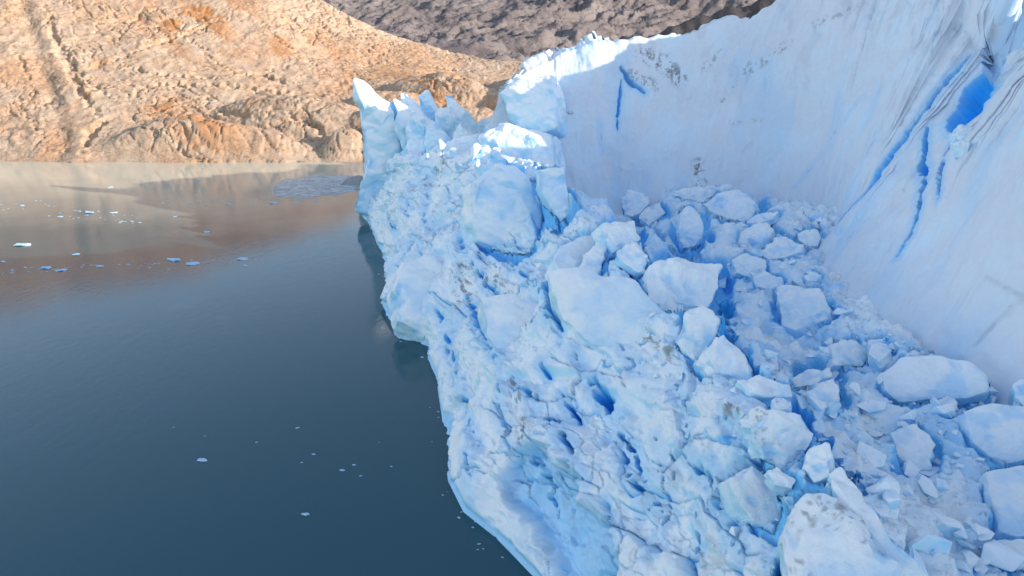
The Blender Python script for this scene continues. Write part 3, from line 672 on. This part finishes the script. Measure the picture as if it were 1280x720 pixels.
def scatter(poly, n, lo, hi, label, group, power=2.2):
    k = 0; tries = 0
    xs = [p[0] for p in poly]; ys = [p[1] for p in poly]
    while k < n and tries < n * 30:
        tries += 1
        px, py = R_.uniform(min(xs), max(xs)), R_.uniform(min(ys), max(ys))
        if not inside(poly, px, py): continue
        h = cast([bvh_front], px, py); hw = cast([bvh_wall], px, py)
        if h is None or (hw is not None and hw[3] < h[3]): continue
        s = lo + (hi - lo) * R_.random() ** power
        o = link("ice_lump", R_.choice(VARS), loc=h[0] + Vector((0, 0, s * .12)))
        o.scale = (s, s * R_.uniform(.8, 1.1), s * R_.uniform(.8, 1.1)); o.rotation_euler = (R_.uniform(-.5, .5), R_.uniform(-.5, .5), R_.uniform(0, 6.28))
        tag(o, label, "ice lump", group); k += 1
scatter(TROUGH, 205, .8, 3.6, "loose angular lump of pale blue ice lying in the rubble trough", "loose ice lumps in the trough", 1.9)
scatter(CREST, 65, .5, 1.8, "small loose ice lump caught on the broken crest of the front", "loose ice lumps on the crest")
scatter(FOOT, 30, .5, 1.5, "small ice lump fallen to the foot of the smooth near wall", "ice lumps at the wall foot")

def crumbs(name, polys, n, lo, hi):
    Vs, Fs, off = [], [], 0
    base = []
    for k in range(6):
        bm = chunk_bm(1.0, (1, .9, .7), 9, 950 + k, 0)
        base.append((np.array([v.co[:] for v in bm.verts]), np.array([[v.index for v in f.verts] for f in bm.faces if len(f.verts) == 3]))); bm.free()
    k = 0
    while k < n:
        poly = R_.choice(polys)
        xs = [p[0] for p in poly]; ys = [p[1] for p in poly]
        px, py = R_.uniform(min(xs), max(xs)), R_.uniform(min(ys), max(ys)); k += 1
        if not inside(poly, px, py): continue
        h = cast([bvh_front], px, py)
        if h is None: continue
        if vn(np.array([h[0][:]]) / 3.0, 77)[0] < R_.uniform(-.6, .5): continue
        v, f = R_.choice(base); s = lo + (hi - lo) * R_.random() ** 2.5; a = R_.uniform(0, 6.28)
        M = np.array([[math.cos(a), -math.sin(a), 0], [math.sin(a), math.cos(a), 0], [0, 0, 1]])
        Vs.append((v * s) @ M.T + np.array(h[0]) + [0, 0, s * .1]); Fs.append(f + off); off += len(v)
    V = np.concatenate(Vs); F = np.concatenate(Fs)
    me = mesh_from(name, V, F, False, {"blue": np.full(len(V), .12), "dirt": np.zeros(len(V))}, M_BLOCK)
    tag(link(name, me), "crushed ice fragments strewn over the trough and crest", "crushed ice", kind="stuff")
crumbs("crushed_ice", [TROUGH, TROUGH, CREST, FOOT], 9000, .12, .65)

# ------------------------------------------------------------------ floating ice
M_FLOE = ice_mat("floating_ice", white=(.42, .58, .76))
FV = []
for k in range(10):
    r = np.random.default_rng(1200 + k)
    bm = chunk_bm(1.0, (1, .45 + .3 * r.random(), .16 + .1 * r.random()), 16, 1200 + k, .03); refine(bm, .2, 3)
    bl, di = rough(bm, 1.0, .03, 1200 + k, 0, .25); FV.append(bm_mesh("ice_floe", bm, bl, di, M_FLOE))
def floe(px, py, wpx, label, group=None, k=None, rise=.02):
    c = at_z(px, py, 0); dep = c[1] * CP + CAMH * SP; s = wpx / FPX * dep * (.85 if py < 400 else 1)
    o = link("ice_floe", FV[R_.randrange(10) if k is None else k], loc=(c[0], c[1], rise * s))
    o.scale = (s, s, s); o.rotation_euler = (0, 0, R_.uniform(-.5, .5)); tag(o, label, "ice floe", group); return o
for px, py, w_, lab in (
    (30, 306, 28, "long flat blue ice floe nearest the left edge, alone on the brown reflection"),
    (5, 327, 11, "small ice floe at the very left edge, below the long flat one"),
    (58, 335, 24, "ice floe leading the row at left, first of two close together"),
    (77, 338, 20, "ice floe leading the row at left, second of two close together"),
    (95, 318, 14, "small blue ice floe between the long flat one and the row"),
    (125, 333, 14, "short ice floe in the row, right of the close pair"),
    (218, 325, 32, "low broken ice floe in the middle of the row"),
    (240, 330, 26, "ridged ice floe in the row, just below the broken one"),
    (303, 324, 20, "pale ice floe ending the row on the right"),
    (306, 332, 9, "tiny ice floe just under the right end of the row"),
    (258, 290, 14, "single pale ice floe on the brown reflection, mid lake"),
    (220, 271, 10, "small blue ice floe beyond the single pale one"),
    (250, 225, 11, "blue ice floe in the shadow edge near the far shore"),
    (138, 234, 10, "white ice floe floating in the sunlit water"),
    (27, 257, 15, "white streaky ice floe in the sunlit water at left"),
    (112, 266, 18, "thin blue ice floe at the edge of the shadow, left of centre"),
    (142, 266, 13, "blue ice floe right of the thin one at the shadow edge"),
    (75, 271, 11, "small ice floe left of the thin one at the shadow edge"),
    (151, 277, 9, "little blue ice floe just below the shadow edge pair"),
    (165, 277, 8, "little pale ice floe right of the one below the shadow edge pair"),
    (341, 254, 16, "pale ice floe drifting below the rippled upwelling"),
    (285, 255, 9, "faint ice floe left of the pale one below the upwelling"),
    (370, 253, 9, "faint ice floe right of the pale one below the upwelling"),
    (254, 575, 16, "bright white ice lump floating alone on the dark near water"),
    (382, 643, 15, "flat white ice piece, nearest the bottom on the dark water"),
    (428, 588, 9, "white ice bit, brightest of the loose cluster by the ice front"),
    (320, 553, 5, "speck of ice right of the bright lone lump"),
    (392, 568, 7, "small ice piece above the loose cluster by the ice front"),
    (372, 535, 7, "small ice sliver, highest of those on the dark water"),
):
    floe(px, py, w_, lab, rise=.03)
for px, py, w_ in ((443, 581, 6), (451, 595, 5), (256, 545, 3), (217, 534, 3), (377, 578, 4), (489, 583, 4), (599, 680, 6), (604, 686, 4), (577, 640, 4), (597, 687, 4), (474, 553, 3)):
    floe(px, py, w_, "tiny speck of white ice on the dark near water", "ice specks on the near water")
for k in range(16):                                      # bits that have dropped off the front
    t = R_.random(); i_ = min(len(WL) - 2, 2 + int(t * 9)); f_ = R_.random()
    wp = WL[i_] * (1 - f_) + WL[i_ + 1] * f_; wx, wy = to_px(np.array([wp]))
    floe(wx[0] - R_.uniform(3, 16), wy[0] + R_.uniform(-4, 6), R_.uniform(2.5, 6), "small bit of white ice on the dark water close under the glacier front", "ice bits below the front")
def band(n, x0, x1, y0, y1, jy, lo, hi):
    for _ in range(n):
        t = R_.random(); floe(x0 + (x1 - x0) * t, y0 + (y1 - y0) * t + R_.gauss(0, jy), R_.uniform(lo, hi), "tiny scrap of blue ice among the bands of brash on the far lake", "brash ice bands on the far lake")
band(34, 0, 130, 340, 331, 2.0, 2, 7); band(34, 140, 330, 333, 323, 2.5, 2, 7); band(26, 60, 190, 262, 280, 5, 2, 7); band(24, 190, 400, 253, 252, 3, 2, 6); band(8, 0, 60, 262, 252, 3, 2, 5); band(8, 230, 420, 330, 312, 2, 2, 4)
o = outline("iceberg", "dark blue grey ice floe beside the far corner of the glacier", "iceberg", [(424, 231), (434, 222), (446, 219), (462, 220), (468, 231), (450, 233)], 6, 0, nrm=(0, -.5, 1), y=at_z(440, 230, 0)[1], amp=.1, seed=77, dark=.75)
# ------------------------------------------------------------------ lake
def make_lake():
    m, nt, b = new_mat("silty_lake_water")
    tc = nd(nt, "ShaderNodeTexCoord"); vec = tc.outputs["Object"]
    n0 = noise(nt, vec, .012, 3, .5)
    col = mix(nt, n0, (.022, .082, .110), (.034, .096, .122))
    sx = nd(nt, "ShaderNodeSeparateXYZ"); nt.links.new(vec, sx.inputs[0])
    # far water paled: rock flour, plus sunlight on the lake put into the colour
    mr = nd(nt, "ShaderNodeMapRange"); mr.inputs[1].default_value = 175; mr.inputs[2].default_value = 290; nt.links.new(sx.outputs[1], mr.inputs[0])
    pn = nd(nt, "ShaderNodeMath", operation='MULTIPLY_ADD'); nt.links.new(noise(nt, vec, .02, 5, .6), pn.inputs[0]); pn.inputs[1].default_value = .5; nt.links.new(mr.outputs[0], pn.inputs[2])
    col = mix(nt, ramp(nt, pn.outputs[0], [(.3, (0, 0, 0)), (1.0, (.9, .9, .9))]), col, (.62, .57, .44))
    # meltwater welling up beside the corner of the glacier
    c = at_z(398, 232, 0)
    mp = nd(nt, "ShaderNodeMapping", vector_type='TEXTURE'); mp.inputs["Location"].default_value = (c[0], c[1], 0); mp.inputs["Scale"].default_value = (22, 27, 1)
    nt.links.new(vec, mp.inputs["Vector"])
    ln = nd(nt, "ShaderNodeVectorMath", operation='LENGTH'); nt.links.new(mp.outputs[0], ln.inputs[0])
    ln2 = nd(nt, "ShaderNodeMath", operation='MULTIPLY_ADD'); nt.links.new(noise(nt, vec, .12, 4, .6), ln2.inputs[0]); ln2.inputs[1].default_value = .5; nt.links.new(ln.outputs["Value"], ln2.inputs[2])
    up = ramp(nt, ln2.outputs[0], [(.95, (1, 1, 1)), (1.15, (0, 0, 0))])
    v2 = mapped(nt, vec, (.5, 1, 1), (0, 0, .2))
    wv = noise(nt, v2, .55, 6, .75, 1.2)
    fo = nd(nt, "ShaderNodeMath", operation='MULTIPLY'); nt.links.new(ramp(nt, wv, [(.46, (0, 0, 0)), (.58, (1, 1, 1))]), fo.inputs[0]); nt.links.new(up, fo.inputs[1])
    up2 = nd(nt, "ShaderNodeMath", operation='MULTIPLY'); up2.inputs[1].default_value = .7; nt.links.new(up, up2.inputs[0])
    col = mix(nt, up2.outputs[0], col, (.24, .34, .42))
    col = mix(nt, fo.outputs[0], col, (.7, .78, .84))
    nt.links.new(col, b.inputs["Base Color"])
    rg = nd(nt, "ShaderNodeMath", operation='MULTIPLY_ADD'); nt.links.new(up, rg.inputs[0]); rg.inputs[1].default_value = .25; rg.inputs[2].default_value = .05
    nt.links.new(rg.outputs[0], b.inputs["Roughness"]); b.inputs["IOR"].default_value = 1.333
    v1 = mapped(nt, vec, (1, .55, 1), (0, 0, .35))
    hh = nd(nt, "ShaderNodeMath", operation='MULTIPLY'); nt.links.new(wv, hh.inputs[0]); nt.links.new(up, hh.inputs[1])
    bump(nt, b, [(noise(nt, v1, .55, 5, .6), .30, .10), (noise(nt, v1, 2.6, 4, .6), .22, .04), (hh.outputs[0], .8, 1.2)])
    V = np.array([(-2500, -300, 0), (2500, -300, 0), (2500, 2600, 0), (-2500, 2600, 0)], float)
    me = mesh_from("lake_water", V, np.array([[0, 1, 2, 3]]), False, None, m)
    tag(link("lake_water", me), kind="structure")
make_lake()

# ------------------------------------------------------------------ rock
def rock_mat(name, base, pale, stain, dark, s=1.0):
    m, nt, b = new_mat(name)
    tc = nd(nt, "ShaderNodeTexCoord"); vec = tc.outputs["Object"]
    v1 = mapped(nt, vec, (1, .45, 1.6), (0, .3, .6))
    n1 = noise(nt, v1, .11 * s, 8, .68, .6)
    col = mix(nt, ramp(nt, n1, [(.36, (0, 0, 0)), (.62, (1, 1, 1))]), base, pale)
    n2 = noise(nt, vec, .016 * s, 6, .6, .8)
    col = mix(nt, ramp(nt, n2, [(.50, (0, 0, 0)), (.68, (.8, .8, .8))]), col, stain)
    n3 = noise(nt, mapped(nt, vec, (1, .35, 1.8), (0, .25, .8)), .42 * s, 8, .72, .8)
    col = mix(nt, ramp(nt, n3, [(.54, (0, 0, 0)), (.64, (.8, .8, .8))]), col, dark)
    col = mix(nt, attr(nt, "stain"), col, (.44, .20, .075))
    vo = nd(nt, "ShaderNodeTexVoronoi", feature='DISTANCE_TO_EDGE'); vo.inputs["Scale"].default_value = .16 * s
    wv = nd(nt, "ShaderNodeVectorMath", operation='ADD'); nz = nd(nt, "ShaderNodeTexNoise"); nz.inputs["Scale"].default_value = .15 * s; nz.inputs["Detail"].default_value = 5
    sc_ = nd(nt, "ShaderNodeVectorMath", operation='SCALE'); sc_.inputs["Scale"].default_value = 9 / s; nt.links.new(vec, nz.inputs["Vector"]); nt.links.new(nz.outputs["Color"], sc_.inputs[0])
    nt.links.new(vec, wv.inputs[0]); nt.links.new(sc_.outputs[0], wv.inputs[1])
    nt.links.new(mapped(nt, wv.outputs[0], (1, .3, 1.5), (0, .3, .7)), vo.inputs["Vector"])
    ck = nd(nt, "ShaderNodeMath", operation='MULTIPLY'); nt.links.new(ramp(nt, vo.outputs["Distance"], [(.0, (.85, .85, .85)), (.05, (0, 0, 0))]), ck.inputs[0]); nt.links.new(ramp(nt, n2, [(.42, (0, 0, 0)), (.56, (1, 1, 1))]), ck.inputs[1])
    col = mix(nt, ck.outputs[0], col, dark)
    nt.links.new(col, b.inputs["Base Color"]); b.inputs["Roughness"].default_value = .9; b.inputs["Specular IOR Level"].default_value = .2
    bump(nt, b, [(noise(nt, v1, .5 * s, 8, .7), .45, .5 / s), (n3, .7, .7 / s)])
    return m
M_ROCK = rock_mat("glacier_scoured_rock", (.425, .29, .195), (.50, .38, .28), (.46, .25, .125), (.19, .135, .10))
M_MTN = rock_mat("mountain_scree", (.15, .128, .128), (.215, .188, .18), (.118, .102, .108), (.07, .06, .065), .25)
M_MOR = rock_mat("shaded_moraine", (.07, .06, .06), (.10, .085, .08), (.06, .05, .05), (.03, .03, .03), 1.5)  # moraine colour kept near black to stand in for its shade

def smax(a, b, k):
    h = np.clip(.5 + .5 * (a - b) / k, 0, 1); return b * (1 - h) + a * h + k * h * (1 - h)
def hillside():
    xs = np.arange(-400, 150, .62); ys = np.concatenate([np.arange(284, 400, .5), np.arange(400, 560, .9)])
    Xg, Yg = np.meshgrid(xs, ys); P = np.stack([Xg.ravel(), Yg.ravel(), Xg.ravel() * 0], 1)
    x, y = P[:, 0], P[:, 1]
    wob = fbm(P, 40, 4, 500)
    shore = 292.5 + 2.2 * wob + .8 * fbm(P, 7, 3, 505)
    d = y - shore
    ridge = interp(x, [-400, -300, -200, -118, -85, -55, -32, 22, 60, 150], [140, 122, 98, 71, 56, 46.5, 39, 33, 30, 24])
    t = np.clip(d / 168, -.1, 1)
    main = ridge * (np.sign(t) * np.abs(t) ** .92)
    main = np.where(d > 168, ridge - (d - 168) * .35, main)
    z = main - 1.0
    # the smooth slab at far left reaches the lake; a gully parts it from the main slope
    gx = np.interp(y, [292, 330, 400, 470], [-186, -212, -262, -330])
    z = z - 2 * np.exp(-((x - gx) / 5) ** 2) * ss(0, 30, d)
    z = z + 3 * ss(gx + 0, gx - 40, x) * ss(0, 50, d)
    def hump(cx, cy, ax, ay, h, rot=0, p=2.0):
        c, s = math.cos(rot), math.sin(rot); u = ((x - cx) * c + (y - cy) * s) / ax; v_ = (-(x - cx) * s + (y - cy) * c) / ay
        r = (np.abs(u) ** p + np.abs(v_) ** p) ** (1 / p)
        return h * (1 - r ** 1.8) * np.where(r > 1, 1.5, 1)
    rough = 1.2 * fbm(P, (14, 10, 1), 4, 511)
    for a in ((-136, 307, 56, 17, 17, -.06, 3.2), (-118, 322, 46, 20, 15, .05, 2.4), (-104, 330, 70, 24, 24.5, -.1, 2.6), (-60, 345, 52, 24, 25, -.2, 2.4), (-36, 362, 60, 26, 31, -.25, 2.4), (10, 372, 60, 30, 30, -.1, 2.2),
              (-71, 301, 12, 9, 12, .3, 2.0), (-52, 303, 16, 11, 17, 0, 2.2), (-60, 318, 24, 14, 21, 0, 2.2), (-20, 330, 50, 20, 20, 0, 2.2), (-185, 300, 10, 9, 7, .5, 2.0)):
        z = smax(z, hump(*a) + rough, 1.6)
    on = ss(-2, 10, d)
    z = z + on * 1.6 * fbm(P, 46, 2, 520)
    P[:, 2] = z; Nh = grid_normals(P, len(ys), len(xs)); Nh[Nh[:, 2] < 0] *= -1
    Q = P @ np.array([[.853, -.523, 0], [.523, .853, 0], [0, 0, 1.]]).T
    Q = Q + 5 * np.stack([fbm(P, 25, 3, 515), fbm(P, 25, 3, 516), fbm(P, 25, 3, 517)], 1)
    D = .4 * ridged(Q, (46, 9, 9), 4, 525, .45) + .22 * ridged(Q, (11, 2.2, 2.6), 4, 530, .6) + .62 * facets(Q * np.array([.35, 1, 1]), 13, 4, 533, .42) + 1.6 * facets(Q * np.array([.5, 1, 1]), 42, 2, 531, .5)
    bd, q, R = voro(Q, (13, 5, 5), 540)
    D += .5 * (R[:, 0] - .5) + .6 * ((R[:, 1:4] - .5) * q).sum(1) - 1.8 * (1 - ss(0, .05, bd)) * ss(-.1, .3, fbm(P, 30, 3, 543))
    bd, q, R = voro(Q, (4.6, 1.8, 1.9), 545)
    D += .2 * (R[:, 0] - .5) + .25 * ((R[:, 1:4] - .5) * q).sum(1) - .6 * (1 - ss(0, .09, bd)) * ss(-.1, .4, fbm(P, 22, 3, 547))
    b0 = lowres_bvh(P, len(ys), len(xs), 3); hb = [b0]
    for pxs, wd, dp in (([(50, 0), (70, 50), (92, 100), (128, 158)], 2.2, 2.6), ([(70, 40), (95, 90), (150, 130)], 1.5, 2), ([(100, 88), (180, 60), (300, 18)], 1.2, 1.6), ([(128, 78), (190, 92), (290, 100)], 1.4, 2.0),
                        ([(140, 60), (170, 20), (185, 0)], 1.0, 1.4), ([(165, 138), (172, 112), (230, 104), (330, 112), (430, 122)], 1.6, 2.2), ([(205, 150), (232, 185), (275, 198)], 1.3, 2), ([(296, 95), (330, 92), (356, 104)], 2.0, 3),
                        ([(215, 30), (262, 70), (300, 98)], 1.0, 1.5), ([(300, 10), (360, 60), (420, 98)], 1.1, 1.6), ([(370, 5), (430, 50), (480, 72)], 1.0, 1.5), ([(100, 190), (112, 165), (140, 148)], 2.2, 3), ([(350, 140), (400, 160), (420, 190)], 1.6, 2.2),
                        ([(440, 75), (520, 80), (600, 90)], 1.4, 2.2), ([(480, 105), (560, 100), (660, 95)], 1.3, 2), ([(10, 120), (40, 150), (60, 190)], 1.0, 1.3), ([(0, 40), (30, 80), (40, 120)], 1.0, 1.3), ([(250, 120), (280, 140), (340, 150)], 1.2, 1.6)):
        L = line(pxs, hb)
        if len(L) > 1:
            dz = np.zeros(len(P)); carve(P, Nh, dz, L, wd, dp, 1, .9)
    P = P + Nh * (D * on)[:, None]; z = P[:, 2].copy()
    z = np.where(d > 0, z * (.25 + .75 * ss(0, 9, d)), z)
    z = np.where(d < 0, np.minimum(z, d * .5 - .2), z)
    P[:, 2] = z
    pxx, pyy = to_px(P)
    st = np.zeros(len(P))
    for cx, cy, rx, ry, a in ((255, 75, 70, 40, .8), (170, 45, 90, 35, .6), (275, 180, 50, 22, .8), (215, 165, 18, 10, .6), (570, 115, 90, 40, .6), (350, 95, 30, 10, .6), (85, 40, 30, 50, .6), (120, 150, 14, 30, .5), (420, 60, 60, 20, .3)):
        wp = at_y(cx, cy, 292 + (203 - cy) * .9); rx_, ry_ = rx * .38, ry * .9
        st = np.maximum(st, a * np.exp(-((x - wp[0]) / rx_) ** 2 - ((y - wp[1]) / ry_) ** 2))
    st = np.clip(st * 1.5, 0, 1) * ss(-.25, .55, fbm(Q, (22, 8, 12), 5, 550, .65))
    me = mesh_from("rocky_hillside", P, grid_faces(len(ys), len(xs)), True, {"stain": st}, M_ROCK)
    tag(link("rocky_hillside", me), kind="structure")
hillside()

def mountain():
    xs = np.arange(-460, 700, 2.2); ys = np.arange(560, 1500, 2.6)
    Xg, Yg = np.meshgrid(xs, ys); P = np.stack([Xg.ravel(), Yg.ravel(), Xg.ravel() * 0], 1)
    x, y = P[:, 0], P[:, 1]
    z = -5 + (y - 560) * .17 + ss(900, 2400, y) * 330 - x * .02
    c, s = math.cos(.8), math.sin(.8)
    Q = np.stack([x * c + y * s, -x * s + y * c, z * 0], 1) + 40 * np.stack([fbm(P, 200, 3, 601), fbm(P, 200, 3, 602), 0 * x], 1)
    z = z + 30 * fbm(P, 420, 4, 605) + 9 * ridged(Q, (150, 50, 1), 6, 610, .56) + 3.6 * ridged(Q, (36, 13, 1), 5, 615, .62) + .8 * facets(Q, (22, 8, 8), 4, 618, .55)
    P[:, 2] = z
    me = mesh_from("mountain_slope", P, grid_faces(len(ys), len(xs)), True, {"stain": x * 0}, M_MTN)
    tag(link("mountain_slope", me), kind="structure")
    xs = np.arange(20, 320, 1.5); ys = np.arange(300, 420, 1.5)
    Xg, Yg = np.meshgrid(xs, ys); P = np.stack([Xg.ravel(), Yg.ravel(), Xg.ravel() * 0], 1); x, y = P[:, 0], P[:, 1]
    top = interp(x, [20, 60, 75, 98, 122, 160, 320], [41, 52, 55, 61.5, 69, 76, 90])
    z = top - np.abs(y - 345) * .55 - 3 + 2.2 * ridged(P, (16, 16, 1), 5, 620, .6)
    P[:, 2] = z
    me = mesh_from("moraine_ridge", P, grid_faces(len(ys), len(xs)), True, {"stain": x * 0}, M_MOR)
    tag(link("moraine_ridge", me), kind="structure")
mountain()
